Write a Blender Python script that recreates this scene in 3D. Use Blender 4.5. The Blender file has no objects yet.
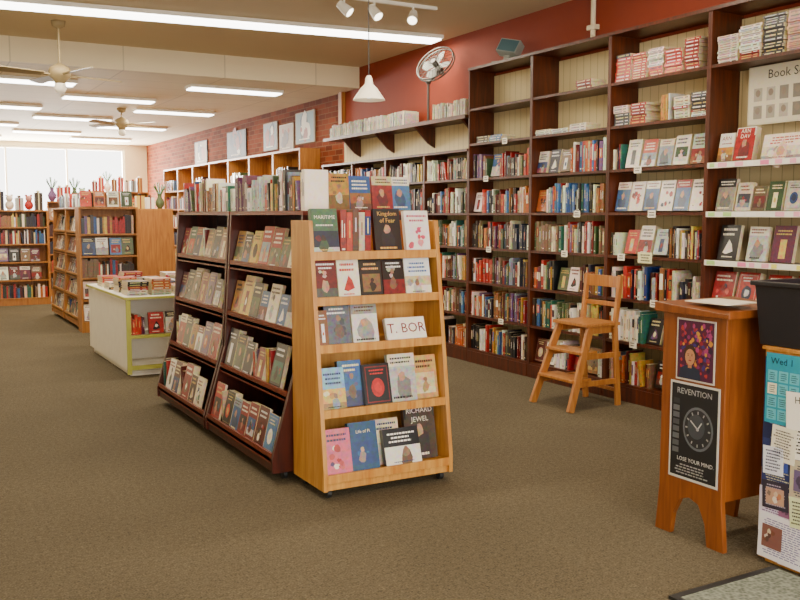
import bpy, math, random
from mathutils import Matrix, Vector
random.seed(11)
R=random.random
U=random.uniform
C=bpy.context

def hx(s):
    s=s.lstrip('#')
    o=[]
    for i in (0,2,4):
        c=int(s[i:i+2],16)/255
        o.append(c/12.92 if c<=.04045 else ((c+.055)/1.055)**2.4)
    return tuple(o)

# ---------------------------------------------------------------- materials
def newmat(name):
    m=bpy.data.materials.new(name); m.use_nodes=True
    nt=m.node_tree; b=nt.nodes['Principled BSDF']
    return m,nt,b
def plain(name,col,rough=.6,metal=0,emit=None,es=0):
    m,nt,b=newmat(name)
    tc=nt.nodes.new('ShaderNodeTexCoord'); n=nt.nodes.new('ShaderNodeTexNoise')
    n.inputs['Scale'].default_value=9; nt.links.new(tc.outputs['Object'],n.inputs['Vector'])
    cr=nt.nodes.new('ShaderNodeValToRGB')
    cr.color_ramp.elements[0].color=(*[c*.92 for c in col],1); cr.color_ramp.elements[1].color=(*[min(1,c*1.06) for c in col],1)
    nt.links.new(n.outputs['Fac'],cr.inputs['Fac']); nt.links.new(cr.outputs['Color'],b.inputs['Base Color'])
    b.inputs['Roughness'].default_value=rough; b.inputs['Metallic'].default_value=metal
    if emit:
        b.inputs['Emission Color'].default_value=(*emit,1); b.inputs['Emission Strength'].default_value=es
    return m
def wood(name,c1,c2,rough=.4,sc=(14,14,1.2)):
    m,nt,b=newmat(name)
    tc=nt.nodes.new('ShaderNodeTexCoord'); mp=nt.nodes.new('ShaderNodeMapping'); mp.inputs['Scale'].default_value=sc
    n=nt.nodes.new('ShaderNodeTexNoise'); n.inputs['Scale'].default_value=2.5; n.inputs['Detail'].default_value=6; n.inputs['Distortion'].default_value=.6
    cr=nt.nodes.new('ShaderNodeValToRGB')
    cr.color_ramp.elements[0].position=.3; cr.color_ramp.elements[1].position=.7
    cr.color_ramp.elements[0].color=(*c1,1); cr.color_ramp.elements[1].color=(*c2,1)
    bp=nt.nodes.new('ShaderNodeBump'); bp.inputs['Strength'].default_value=.08
    L=nt.links.new
    L(tc.outputs['Object'],mp.inputs['Vector']); L(mp.outputs['Vector'],n.inputs['Vector']); L(n.outputs['Fac'],cr.inputs['Fac'])
    L(cr.outputs['Color'],b.inputs['Base Color']); L(n.outputs['Fac'],bp.inputs['Height']); L(bp.outputs['Normal'],b.inputs['Normal'])
    b.inputs['Roughness'].default_value=rough
    return m
DARK=wood('mahogany_wood',hx('331305'),hx('5c260a'),.36)
DARK2=wood('burgundy_wood',hx('2c0c05'),hx('4e190b'),.33)
DEDGE=wood('burgundy_edge',hx('5e1e0c'),hx('803214'),.33)
OAK=wood('oak_wood',hx('9c611e'),hx('c48a3e'),.38)
OAK2=wood('honey_oak_wood',hx('b0712c'),hx('cd9a4c'),.33)
CHERRY=wood('cherry_wood',hx('6e3814'),hx('8c4e1e'),.33)
FARW=wood('shelf_oak_wood',hx('8e5520'),hx('b37834'),.45)
CREAM=plain('cream_paint',hx('e6d9b8'),.6)
WHITE=plain('white_paint',hx('f2eee0'),.45)
LIME=plain('lime_trim',hx('b8b850'),.5)
BLACK=plain('black_plastic',hx('1c1c22'),.35)
GREY=plain('grey_metal',hx('6a6a66'),.4,.6)
DKGREY=plain('dark_rubber',hx('222222'),.5)
LAMPW=plain('lamp_enamel',hx('e8e0cc'),.35,0,hx('ffe8c0'),.25)
TUBE=plain('fluorescent_tube',hx('ffffff'),.5,0,(1,.97,.9),10)
BULB=plain('bulb_glow',hx('ffffff'),.5,0,(1,.9,.7),6)

def attr_mat(name,rough,var,coat=0):
    m,nt,b=newmat(name); L=nt.links.new
    a=nt.nodes.new('ShaderNodeAttribute'); a.attribute_name='Col'
    tc=nt.nodes.new('ShaderNodeTexCoord')
    n=nt.nodes.new('ShaderNodeTexNoise'); n.inputs['Scale'].default_value=42; n.inputs['Detail'].default_value=6
    L(tc.outputs['Object'],n.inputs['Vector'])
    hs=nt.nodes.new('ShaderNodeHueSaturation'); hs.inputs['Saturation'].default_value=1.5; hs.inputs['Value'].default_value=1.0
    L(n.outputs['Color'],hs.inputs['Color'])
    mx=nt.nodes.new('ShaderNodeMix'); mx.data_type='RGBA'; mx.blend_type='OVERLAY'; mx.inputs['Factor'].default_value=var
    L(a.outputs['Color'],mx.inputs['A']); L(hs.outputs['Color'],mx.inputs['B'])
    L(mx.outputs['Result'],b.inputs['Base Color']); b.inputs['Roughness'].default_value=rough
    b.inputs['Specular IOR Level'].default_value=.5; b.inputs['Coat Weight'].default_value=coat; b.inputs['Coat Roughness'].default_value=.15
    return m
BOOK=attr_mat('book_jackets',.32,.65,.35)
PAPER=attr_mat('printed_paper',.6,.15)

def carpet():
    m,nt,b=newmat('carpet_loop'); L=nt.links.new
    tc=nt.nodes.new('ShaderNodeTexCoord')
    n1=nt.nodes.new('ShaderNodeTexNoise'); n1.inputs['Scale'].default_value=120; n1.inputs['Detail'].default_value=4
    n2=nt.nodes.new('ShaderNodeTexNoise'); n2.inputs['Scale'].default_value=1.1; n2.inputs['Detail'].default_value=3
    n3=nt.nodes.new('ShaderNodeTexNoise'); n3.inputs['Scale'].default_value=40; n3.inputs['Detail'].default_value=2
    for n in (n1,n2,n3): L(tc.outputs['Object'],n.inputs['Vector'])
    c1=nt.nodes.new('ShaderNodeValToRGB'); c1.color_ramp.elements[0].position=.3;c1.color_ramp.elements[1].position=.7
    c1.color_ramp.elements[0].color=(*hx('41392c'),1); c1.color_ramp.elements[1].color=(*hx('796e59'),1)
    ad=nt.nodes.new('ShaderNodeMath'); ad.operation='MULTIPLY_ADD'; ad.inputs[1].default_value=.3
    L(n3.outputs['Fac'],ad.inputs[0]); 
    m1=nt.nodes.new('ShaderNodeMath'); m1.operation='MULTIPLY'; m1.inputs[1].default_value=.7
    L(n1.outputs['Fac'],m1.inputs[0]); L(m1.outputs[0],ad.inputs[2]); L(ad.outputs[0],c1.inputs['Fac'])
    c2=nt.nodes.new('ShaderNodeValToRGB'); c2.color_ramp.elements[0].position=.35;c2.color_ramp.elements[1].position=.65
    c2.color_ramp.elements[0].color=(.86,.86,.86,1); c2.color_ramp.elements[1].color=(1,1,1,1)
    L(n2.outputs['Fac'],c2.inputs['Fac'])
    mx=nt.nodes.new('ShaderNodeMix'); mx.data_type='RGBA'; mx.blend_type='MULTIPLY'; mx.inputs['Factor'].default_value=1
    L(c1.outputs['Color'],mx.inputs['A']); L(c2.outputs['Color'],mx.inputs['B']); L(mx.outputs['Result'],b.inputs['Base Color'])
    bp=nt.nodes.new('ShaderNodeBump'); bp.inputs['Strength'].default_value=.5; bp.inputs['Distance'].default_value=.01
    L(n1.outputs['Fac'],bp.inputs['Height']); L(bp.outputs['Normal'],b.inputs['Normal'])
    b.inputs['Roughness'].default_value=.95; b.inputs['Specular IOR Level'].default_value=.1
    return m
def brickmat():
    m,nt,b=newmat('red_brick'); L=nt.links.new
    tc=nt.nodes.new('ShaderNodeTexCoord'); sx=nt.nodes.new('ShaderNodeSeparateXYZ'); cx=nt.nodes.new('ShaderNodeCombineXYZ')
    L(tc.outputs['Object'],sx.inputs[0]); L(sx.outputs['Y'],cx.inputs['X']); L(sx.outputs['Z'],cx.inputs['Y'])
    br=nt.nodes.new('ShaderNodeTexBrick'); br.inputs['Scale'].default_value=1
    br.inputs['Brick Width'].default_value=.22; br.inputs['Row Height'].default_value=.075; br.inputs['Mortar Size'].default_value=.006
    br.inputs['Color1'].default_value=(*hx('7e3a1c'),1); br.inputs['Color2'].default_value=(*hx('582410'),1); br.inputs['Mortar'].default_value=(*hx('745238'),1)
    L(cx.outputs[0],br.inputs['Vector']); L(br.outputs['Color'],b.inputs['Base Color'])
    b.inputs['Roughness'].default_value=.9; b.inputs['Specular IOR Level'].default_value=.2
    return m
def ceilmat(name,col,grid):
    m,nt,b=newmat(name); L=nt.links.new
    tc=nt.nodes.new('ShaderNodeTexCoord')
    br=nt.nodes.new('ShaderNodeTexBrick'); br.offset=0; br.inputs['Scale'].default_value=1
    br.inputs['Brick Width'].default_value=1.2; br.inputs['Row Height'].default_value=.6; br.inputs['Mortar Size'].default_value=.008 if grid else 0
    br.inputs['Color1'].default_value=(*col,1); br.inputs['Color2'].default_value=(*[c*.95 for c in col],1); br.inputs['Mortar'].default_value=(*[c*.7 for c in col],1)
    n=nt.nodes.new('ShaderNodeTexNoise'); n.inputs['Scale'].default_value=.8
    L(tc.outputs['Object'],n.inputs['Vector'])
    if grid:
        L(tc.outputs['Object'],br.inputs['Vector']); L(br.outputs['Color'],b.inputs['Base Color'])
    else:
        cr=nt.nodes.new('ShaderNodeValToRGB'); cr.color_ramp.elements[0].color=(*[c*.9 for c in col],1); cr.color_ramp.elements[1].color=(*col,1)
        L(n.outputs['Fac'],cr.inputs['Fac']); L(cr.outputs['Color'],b.inputs['Base Color'])
    b.inputs['Roughness'].default_value=.8
    return m
def slats():
    m,nt,b=newmat('cream_beadboard'); L=nt.links.new
    tc=nt.nodes.new('ShaderNodeTexCoord'); sx=nt.nodes.new('ShaderNodeSeparateXYZ')
    L(tc.outputs['Object'],sx.inputs[0])
    mu=nt.nodes.new('ShaderNodeMath'); mu.operation='MULTIPLY'; mu.inputs[1].default_value=11
    fr=nt.nodes.new('ShaderNodeMath'); fr.operation='FRACT'
    L(sx.outputs['Y'],mu.inputs[0]); L(mu.outputs[0],fr.inputs[0])
    cr=nt.nodes.new('ShaderNodeValToRGB'); cr.color_ramp.elements[0].color=(*hx('8a7850'),1); cr.color_ramp.elements[1].color=(*hx('dccb9c'),1)
    cr.color_ramp.elements[1].position=.08
    L(fr.outputs[0],cr.inputs['Fac']); L(cr.outputs['Color'],b.inputs['Base Color']); b.inputs['Roughness'].default_value=.6
    return m
CARPET=carpet(); BRICK=brickmat(); SLAT=slats()
REDP=plain('terracotta_paint',hx('88300f'),.75)
CEIL=ceilmat('ceiling_plaster',hx('ccba94'),False); CEILG=ceilmat('ceiling_tiles',hx('e2d3b0'),True)
WALLC=plain('wall_cream_paint',hx('cfc4a8'),.8)
def matmat():
    m,nt,b=newmat('entrance_mat_weave'); L=nt.links.new
    tc=nt.nodes.new('ShaderNodeTexCoord'); v=nt.nodes.new('ShaderNodeTexVoronoi'); v.inputs['Scale'].default_value=60
    cr=nt.nodes.new('ShaderNodeValToRGB'); cr.color_ramp.elements[0].color=(*hx('3c4138'),1); cr.color_ramp.elements[1].color=(*hx('8a8f80'),1)
    L(tc.outputs['Object'],v.inputs['Vector']); L(v.outputs['Distance'],cr.inputs['Fac']); L(cr.outputs['Color'],b.inputs['Base Color'])
    b.inputs['Roughness'].default_value=.9
    return m
MATM=matmat()

# ---------------------------------------------------------------- mesh builder
class MB:
    def __init__(s): s.v=[];s.f=[];s.c=[];s.m=[];s.s=[]
    def add(s,vs,fs,col=(.8,.8,.8),M=None,mi=0,cols=None,smooth=False):
        b=len(s.v)
        if M is not None: vs=[M@Vector(v) for v in vs]
        s.v+= [tuple(v) for v in vs]
        for i,f in enumerate(fs):
            s.f.append(tuple(b+k for k in f)); s.c.append(cols[i] if cols and i in cols else col); s.m.append(mi); s.s.append(smooth)
    def box(s,x0,x1,y0,y1,z0,z1,col=(.8,.8,.8),M=None,mi=0,cols=None):
        vs=[(x0,y0,z0),(x1,y0,z0),(x1,y1,z0),(x0,y1,z0),(x0,y0,z1),(x1,y0,z1),(x1,y1,z1),(x0,y1,z1)]
        fs=[(0,3,2,1),(4,5,6,7),(0,1,5,4),(3,7,6,2),(0,4,7,3),(1,2,6,5)]
        s.add(vs,fs,col,M,mi,cols)
    def quad(s,x0,x1,y0,y1,z,col,M,mi=0):
        s.add([(x0,y0,z),(x1,y0,z),(x1,y1,z),(x0,y1,z)],[(0,1,2,3)],col,M,mi)
    def beam(s,p0,p1,w,d,mi=0,col=(.8,.8,.8),up=(0,1,0)):
        p0=Vector(p0);p1=Vector(p1);z=(p1-p0);L=z.length;z.normalize()
        x=Vector(up).cross(z)
        if x.length<1e-3: x=Vector((1,0,0)).cross(z)
        x.normalize(); y=z.cross(x)
        M=Matrix(((x.x,y.x,z.x,p0.x),(x.y,y.y,z.y,p0.y),(x.z,y.z,z.z,p0.z),(0,0,0,1)))
        s.box(-w/2,w/2,-d/2,d/2,0,L,col,M,mi)
    def cyl(s,p0,p1,r,r2=None,n=14,mi=0,col=(.8,.8,.8)):
        r2=r if r2 is None else r2
        p0=Vector(p0);p1=Vector(p1);z=(p1-p0).normalized()
        x=Vector((0,1,0)).cross(z)
        if x.length<1e-3: x=Vector((1,0,0)).cross(z)
        x.normalize();y=z.cross(x)
        a=[p0+(x*math.cos(2*math.pi*i/n)+y*math.sin(2*math.pi*i/n))*r for i in range(n)]
        b=[p1+(x*math.cos(2*math.pi*i/n)+y*math.sin(2*math.pi*i/n))*r2 for i in range(n)]
        s.add(a+b,[(i,(i+1)%n,n+(i+1)%n,n+i) for i in range(n)],col,None,mi,None,True)
        s.add(a,[tuple(reversed(range(n)))],col,None,mi); s.add(b,[tuple(range(n))],col,None,mi)
    def lathe(s,prof,c,n=24,mi=0,col=(.8,.8,.8),M=None):
        vs=[];fs=[]
        for r,z in prof:
            for i in range(n):
                a=2*math.pi*i/n; vs.append((c[0]+r*math.cos(a),c[1]+r*math.sin(a),c[2]+z))
        for k in range(len(prof)-1):
            for i in range(n):
                j=(i+1)%n; fs.append((k*n+i,k*n+j,(k+1)*n+j,(k+1)*n+i))
        s.add(vs,fs,col,M,mi,None,True)
    def ball(s,c,rx,ry=None,rz=None,n=14,mi=0,col=(.8,.8,.8)):
        ry=ry or rx; rz=rz or rx
        vs=[];fs=[];K=8
        for k in range(K+1):
            t=math.pi*k/K
            for i in range(n):
                a=2*math.pi*i/n
                vs.append((c[0]+rx*math.sin(t)*math.cos(a),c[1]+ry*math.sin(t)*math.sin(a),c[2]-rz*math.cos(t)))
        for k in range(K):
            for i in range(n):
                j=(i+1)%n; fs.append((k*n+i,k*n+j,(k+1)*n+j,(k+1)*n+i))
        s.add(vs,fs,col,None,mi,None,True)
    def prism(s,poly,axis,a0,a1,mi=0,col=(.8,.8,.8)):
        def P(p,a):
            if axis=='x': return (a,p[0],p[1])
            if axis=='y': return (p[0],a,p[1])
            return (p[0],p[1],a)
        n=len(poly)
        vs=[P(p,a0) for p in poly]+[P(p,a1) for p in poly]
        fs=[tuple(range(n)),tuple(reversed(range(n,2*n)))]+[(i,n+i,n+(i+1)%n,(i+1)%n) for i in range(n)]
        s.add(vs,fs,col,None,mi)
    def text(s,t,size,M,col,mi=0,squash=1):
        vs,fs=textmesh(t)
        s.add([(v[0]*size*squash,v[1]*size,0) for v in vs],fs,col,M,mi)
    def obj(s,name,mats,bevel=0,parent=None):
        me=bpy.data.meshes.new(name); me.from_pydata(s.v,[],s.f)
        for m in mats: me.materials.append(m)
        me.polygons.foreach_set('material_index',s.m); me.polygons.foreach_set('use_smooth',s.s)
        at=me.color_attributes.new('Col','FLOAT_COLOR','CORNER')
        arr=[]
        for f,c in zip(s.f,s.c): arr+= [c[0],c[1],c[2],1.0]*len(f)
        at.data.foreach_set('color',arr)
        me.update()
        o=bpy.data.objects.new(name,me); C.scene.collection.objects.link(o)
        if parent: o.parent=parent
        if bevel:
            b=o.modifiers.new('bevel','BEVEL'); b.width=bevel; b.segments=2; b.limit_method='ANGLE'
        return o
_tc={}
def textmesh(t):
    if t in _tc: return _tc[t]
    cu=bpy.data.curves.new('t','FONT'); cu.body=t; cu.size=1; cu.align_x='CENTER'; cu.align_y='CENTER'; cu.resolution_u=2
    o=bpy.data.objects.new('t',cu); C.scene.collection.objects.link(o)
    dg=C.evaluated_depsgraph_get(); dg.update()
    me=bpy.data.meshes.new_from_object(o.evaluated_get(dg))
    vs=[tuple(v.co) for v in me.vertices]; fs=[tuple(p.vertices) for p in me.polygons]
    bpy.data.objects.remove(o); bpy.data.curves.remove(cu); bpy.data.meshes.remove(me)
    _tc[t]=(vs,fs); return _tc[t]
def frame(o,n):
    n=Vector(n).normalized(); z=Vector((0,0,1)); u=z.cross(n).normalized()
    return Matrix(((u.x,0,n.x,o[0]),(u.y,0,n.y,o[1]),(u.z,1,n.z,o[2]),(0,0,0,1)))
T=Matrix.Translation
def RX(a): return Matrix.Rotation(a,4,'X')
def RZ(a): return Matrix.Rotation(a,4,'Z')

PAL=[hx(c) for c in '7c1210 a01c1a b02a22 c83a28 8c1414 640e10 1c1c22 16161a 121216 22283c 1c3a6e 2d5a90 4a78a8 e8e2d2 f2efe6 d8ccb0 c9b98c 2c4424 51603f 6a3a1a 8c5a2e b08030 d0b050 5c2440 6a4a78 2c6458 8a9aa6 b4b8b8 3a302a b85e20 e9dcc0 1a1410 efe9dd 5a1612 262638 941c20 3a1612 141418 f2eee0 ccb894 f0ece0 786048 26222a'.split()]
PALE=[hx(c) for c in 'd8d0b8 cfc8b4 c0bcae b4b0a0 e4dcc6 a8a698 d0c4a4 8a8a84'.split()]
REDS=[hx(c) for c in '9a1c1c b02a26 b8403a e8e2d6 c85a54 7a1414 a02c2a e8d8c8 3a3a50'.split()]
PB=[hx(c) for c in 'e6e0d0 b02420 e8e2d4 4a4a52 8c1c1c d8ccb0 2a2a30 c04838 9aa0a4'.split()]
PAGE=hx('dfd0ac')
def mixc(a,b,t): return tuple(x*(1-t)+y*t for x,y in zip(a,b))
def contrast(c):
    l=c[0]*.3+c[1]*.6+c[2]*.1
    return random.choice([hx('f0ead8'),hx('e8dca8'),hx('e4e4e4'),hx('d0b460')]) if l<.25 else random.choice([hx('1a1a1a'),hx('7a1818'),hx('22305a'),hx('4a3020')])
def spine(mb,M,t,h,d,col,det):
    mb.box(0,t,0,h,-d,0,col,M,0,{3:PAGE,2:PAGE})
    if det:
        k=contrast(col); r=R()
        a=h*U(.35,.5); b=h*U(.7,.88)
        if r<.55: mb.quad(t*.38,t*.62,a,b,.0008,mixc(col,k,.7),M)
        elif r<.75: mb.quad(0.0005,t-.0005,a,b,.0008,random.choice(PAL),M); mb.quad(t*.4,t*.6,a+.01,b-.01,.0014,k,M)
        else: mb.quad(t*.2,t*.35,a,b,.0008,k,M); mb.quad(t*.6,t*.72,a,b*.9,.0008,k,M)
        if R()<.5: mb.quad(t*.25,t*.75,h*.08,h*.12,.0008,k,M)
def book_row(mb,M,L,hmax=.27,hmin=.2,pal=PAL,det=True,fill=1.0,inset=.02,depth=.17,tmin=.012,tmax=.042,gap=.06):
    x=.006; end=L*fill-.006
    while x<end-tmin:
        run=random.randint(2,7); base=U(hmin,hmax); c0=random.choice(pal)
        same=R()<.3; thick=U(.55,1.1)
        for _ in range(run):
            t=U(tmin,tmax)*thick
            if x+t>end: return
            h=min(hmax,max(hmin*.9,base+U(-.035,.035)))
            c=c0 if same else random.choice(pal); c=tuple(max(0,q*U(.8,1.08)) for q in c)
            spine(mb,M@T((x,.001,-inset-U(0,.025))),t,h,depth*U(.85,1),c,det)
            x+=t+.0008
        if R()<gap*4:
            if R()<.5 and x+.1<end:
                t=U(.018,.03); a=U(.12,.24); h=min(hmax,base)*.94
                off=h*math.sin(a)
                if x+off+t*1.1<end:
                    spine(mb,M@T((x+off,.001,-inset))@RZ(a),t,h,depth*.9,random.choice(pal),det)
                    x+=off+t*1.05+.004
            else: x+=U(.01,.04)
def lines(mb,M,x0,x1,y0,y1,n,col,z):
    hh=(y1-y0)/n
    for i in range(n):
        x=x0+U(0,.15)*(x1-x0); e=x1-U(0,.25)*(x1-x0)
        while x<e:
            w=U(.04,.12)*(x1-x0); xe=min(e,x+w)
            mb.quad(x,xe,y0+i*hh+hh*.28,y0+i*hh+hh*.72,z,col,M); x=xe+.022*(x1-x0)
def disc(mb,M,cx,cy,r,z,col,sy=1,n=16):
    mb.add([(cx+r*math.cos(2*math.pi*i/n),cy+r*sy*math.sin(2*math.pi*i/n),z) for i in range(n)],[tuple(range(n))],col,M)
def blob(mb,M,cx,cy,r,z,col,sy=1):
    n=9; mb.add([(cx+r*U(.6,1.1)*math.cos(2*math.pi*i/n),cy+r*sy*U(.6,1.1)*math.sin(2*math.pi*i/n),z) for i in range(n)],[tuple(range(n))],col,M)
def cover(mb,M,w,h,t,base=None,style=None,title=None,k=None,tilt=.25,pal=PAL,tsize=None):
    base=base or tuple(q*U(.9,1.1) for q in random.choice(pal)); k=k or contrast(base)
    style=style if style is not None else random.randint(0,7)
    M2=M@T((0,t*math.sin(tilt)+.001,0))@RX(-tilt)
    mb.box(0,w,0,h,-t,0,base,M2,0,{3:PAGE,5:PAGE,2:PAGE})
    z=.0012; p=random.choice(pal)
    def scene(x0,x1,y0,y1,zz):
        mb.quad(x0,x1,y0,y1,zz,p,M2); mb.quad(x0,x1,y0,y0+(y1-y0)*U(.25,.5),zz+.0004,mixc(p,random.choice(pal),.6),M2)
        for q in range(4): blob(mb,M2,U(x0+.2*(x1-x0),x1-.2*(x1-x0)),U(y0+.2*(y1-y0),y1-.2*(y1-y0)),(x1-x0)*U(.06,.15),zz+.0005+q*.0001,mixc(p,random.choice(pal),.5),U(.7,1.2))
        cx=(x0+x1)/2+U(-.1,.1)*w; r=(x1-x0)*.2; q=random.choice([hx('c89878'),hx('3a2a22'),k,hx('8a6a50')])
        blob(mb,M2,cx,y0+(y1-y0)*.32,r,zz+.001,mixc(q,base,.5),1.5); blob(mb,M2,cx,y0+(y1-y0)*.66,r*.55,zz+.0013,q,1.25)
    if style==0:
        scene(w*.1,w*.9,h*.12,h*.6,z); lines(mb,M2,w*.1,w*.9,h*.68,h*.92,2,k,z)
    elif style==1:
        scene(0,w,0,h*.5,z); lines(mb,M2,w*.1,w*.9,h*.58,h*.9,3,k,z); lines(mb,M2,w*.2,w*.8,h*.04,h*.1,1,contrast(p),z*3)
    elif style==2:
        mb.quad(w*.08,w*.92,h*.06,h*.94,z,mixc(base,k,.3),M2); mb.quad(w*.11,w*.89,h*.09,h*.91,z*2,base,M2)
        disc(mb,M2,w*.5,h*.42,w*.24,z*3,p,1.3); blob(mb,M2,w*.5,h*.42,w*.15,z*3.5,mixc(k,p,.3),1.3); lines(mb,M2,w*.18,w*.82,h*.72,h*.88,2,k,z*3)
    elif style==3:
        lines(mb,M2,w*.08,w*.92,h*.66,h*.94,2,k,z); lines(mb,M2,w*.2,w*.8,h*.05,h*.12,1,k,z)
        mb.add([(w*.5,h*.58,z),(w*.25,h*.2,z),(w*.42,h*.16,z),(w*.75,h*.24,z),(w*.66,h*.45,z)],[(0,1,2,3,4)],p,M2); blob(mb,M2,w*.5,h*.36,w*.12,z*1.6,k,1.4)
    elif style==4:
        mb.quad(0,w,h*.74,h,z,p,M2); lines(mb,M2,w*.08,w*.92,h*.78,h*.95,2,contrast(p),z*2)
        blob(mb,M2,w*.5,h*.28,w*.36,z,mixc(base,hx('2a2a30'),.6),1.3); blob(mb,M2,w*.48,h*.52,w*.15,z*1.5,hx('b88a6a'),1.4)
        lines(mb,M2,w*.1,w*.9,h*.04,h*.14,1,k,z*2)
    elif style==5:
        mb.quad(w*.35,w*.65,h*.1,h*.62,z,k,M2); blob(mb,M2,w*.5,h*.35,w*.1,z*1.5,p,1.8); lines(mb,M2,w*.1,w*.9,h*.72,h*.9,2,k,z)
    elif style==6:
        for i in range(9): blob(mb,M2,w*U(.2,.8),h*U(.15,.6),w*U(.06,.16),z*(1+i*.3),random.choice(pal),U(.8,1.3))
        lines(mb,M2,w*.08,w*.92,h*.7,h*.92,2,k,z)
    elif style==7:
        scene(0,w,0,h,z); lines(mb,M2,w*.08,w*.92,h*.74,h*.94,2,contrast(p),z*3)
    if title:
        mb.quad(w*.05,w*.95,h*.64,h*.97,z*4,base,M2)
        ls=title.split('|')
        for i,l in enumerate(ls):
            sz=tsize or min(.04,w*1.45/max(3,len(l)))
            mb.text(l,sz,M2@T((w*.5,h*(.8+.08*(len(ls)-1)-.16*i),z*5)),k)
def cover_row(mb,M,L,hmax=.24,tilt=.25,pal=PAL,zf=-.05,copies=True,wr=(.13,.17),gap=(.0,.03)):
    x=.01
    while True:
        w=U(*wr); h=min(hmax,w*U(1.4,1.6))
        if x+w>L-.01: break
        t=U(.03,.07) if copies else .025
        cover(mb,M@T((x,.002,zf)),w,h,t,tilt=tilt,pal=pal)
        x+=w+U(*gap)
def mixed_row(mb,M,L,hmax=.27,hmin=.19,pal=PAL,pc=.3,det=True):
    x=0
    while x<L-.06:
        if R()<pc and L-x>.2:
            n=random.randint(1,2); w=.165*n
            if x+w<L: cover_row(mb,M@T((x,0,0)),w,.235,pal=pal,tilt=.2,wr=(.13,.15)); x+=w; continue
        w=min(L-x,U(.2,.5)); book_row(mb,M@T((x,0,0)),w,hmax*U(.88,1),hmin,pal=pal,det=det,gap=.03); x+=w
def stack(mb,M,x,w,n,pal=PAL,tmin=.014,tmax=.026,d=.16,inset=.02):
    y=.001; c0=random.choice(pal); t0=U(tmin,tmax); w0=w*U(.9,1)
    for i in range(n):
        if R()<.25: c0=random.choice(pal); t0=U(tmin,tmax); w0=w*U(.86,1)
        t=t0; ww=w0
        c=tuple(q*U(.8,1.05) for q in c0)
        xo=U(0,1)*min(w-ww,.012)
        Mb=M@T((x+xo,y,-inset-U(0,.02)))
        mb.box(0,ww,0,t,-d,0,c,Mb,0,{4:PAGE,5:PAGE})
        k=contrast(c); mb.quad(ww*.1,ww*.6,t*.3,t*.7,.0008,mixc(c,k,.7),Mb); mb.quad(ww*.7,ww*.9,t*.35,t*.65,.0008,k,Mb)
        y+=t+.002
    return y
def stack_row(mb,M,L,hmax,pal=PAL,full=1.0,wr=(.15,.19)):
    x=.008
    while x+wr[0]<L*full:
        w=min(U(*wr),L*full-x-.002)
        n=int((hmax*U(.6,1))/.0235)
        stack(mb,M,x,w,max(2,n),pal); x+=w+U(.003,.015)

# ---------------------------------------------------------------- room
XW=5.42; YB=22.0; YF=-2.5; XL=-2.0; ZC=3.42; ZR=3.15; YD=10.7; YBR=11.2
def room_box(name,a,mat):
    m=MB(); m.box(*a); return m.obj(name,[mat])
room_box('floor',(XL-.15,XW+.15,YF-.15,YB+.15,-.12,0),CARPET)
room_box('wall_right',(XW,XW+.15,YF,YBR,0,ZC),REDP)
room_box('wall_right_brick',(XW,XW+.15,YBR,YB,0,ZC),BRICK)
room_box('wall_left',(XL-.15,XL,YF,YB,0,ZC),WALLC)
room_box('ceiling',(XL-.15,XW+.15,YF-.15,YD,ZC,ZC+.12),CEIL)
room_box('ceiling_rear',(XL-.15,XW+.15,YD,YB+.15,ZR,ZC+.12),CEILG)
def wall_open(name,y0,y1,x0,x1,wx0,wx1,wz0,wz1,zc,mat):
    m=MB(); m.box(x0,wx0,y0,y1,0,zc); m.box(wx1,x1,y0,y1,0,zc); m.box(wx0,wx1,y0,y1,0,wz0); m.box(wx0,wx1,y0,y1,wz1,zc); return m.obj(name,[mat])
wall_open('wall_back',YB,YB+.15,XL,XW,1.0,4.9,1.0,3.05,ZR,WALLC)
wall_open('wall_front',YF-.15,YF,XL,XW,-1.6,4.6,.5,2.9,ZC,WALLC)
def window(name,y0,y1,x0,x1,z0,z1,n):
    m=MB(); f=.05
    m.box(x0,x1,y0,y1,z0,z0+f);m.box(x0,x1,y0,y1,z1-f,z1);m.box(x0,x0+f,y0,y1,z0+f,z1-f);m.box(x1-f,x1,y0,y1,z0+f,z1-f)
    for i in range(1,n):
        x=x0+(x1-x0)*i/n; m.box(x-.02,x+.02,y0+.01,y1-.01,z0+f,z1-f)
    m.obj(name,[WHITE])
window('window_1',YB+.03,YB+.1,1.0,4.9,1.0,3.05,3)
window('window_2',YF-.11,YF-.04,-1.6,4.6,.5,2.9,4)
room_box('baseboard_back',(XL,XW,YB-.02,YB,0,.12),WHITE)
room_box('trim_1',(XW-.06,XW-.001,YBR-.08,YBR+.02,2.55,ZR-.001),FARW)
m=MB(); m.box(2.62,3.2,.6,2.42,.001,.012); m.obj('entrance_mat',[MATM])
m=MB(); m.box(2.59,2.619,.6,2.45,.001,.014); m.box(2.619,3.2,2.421,2.45,.001,.014); m.obj('trim_2',[DKGREY])
m=MB(); m.cyl((XW-.03,6.15,2.98),(XW-.03,6.15,ZC-.002),.022); m.box(XW-.06,XW-.002,6.1,6.2,3.1,3.14); m.obj('conduit_pipe',[CREAM])

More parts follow.
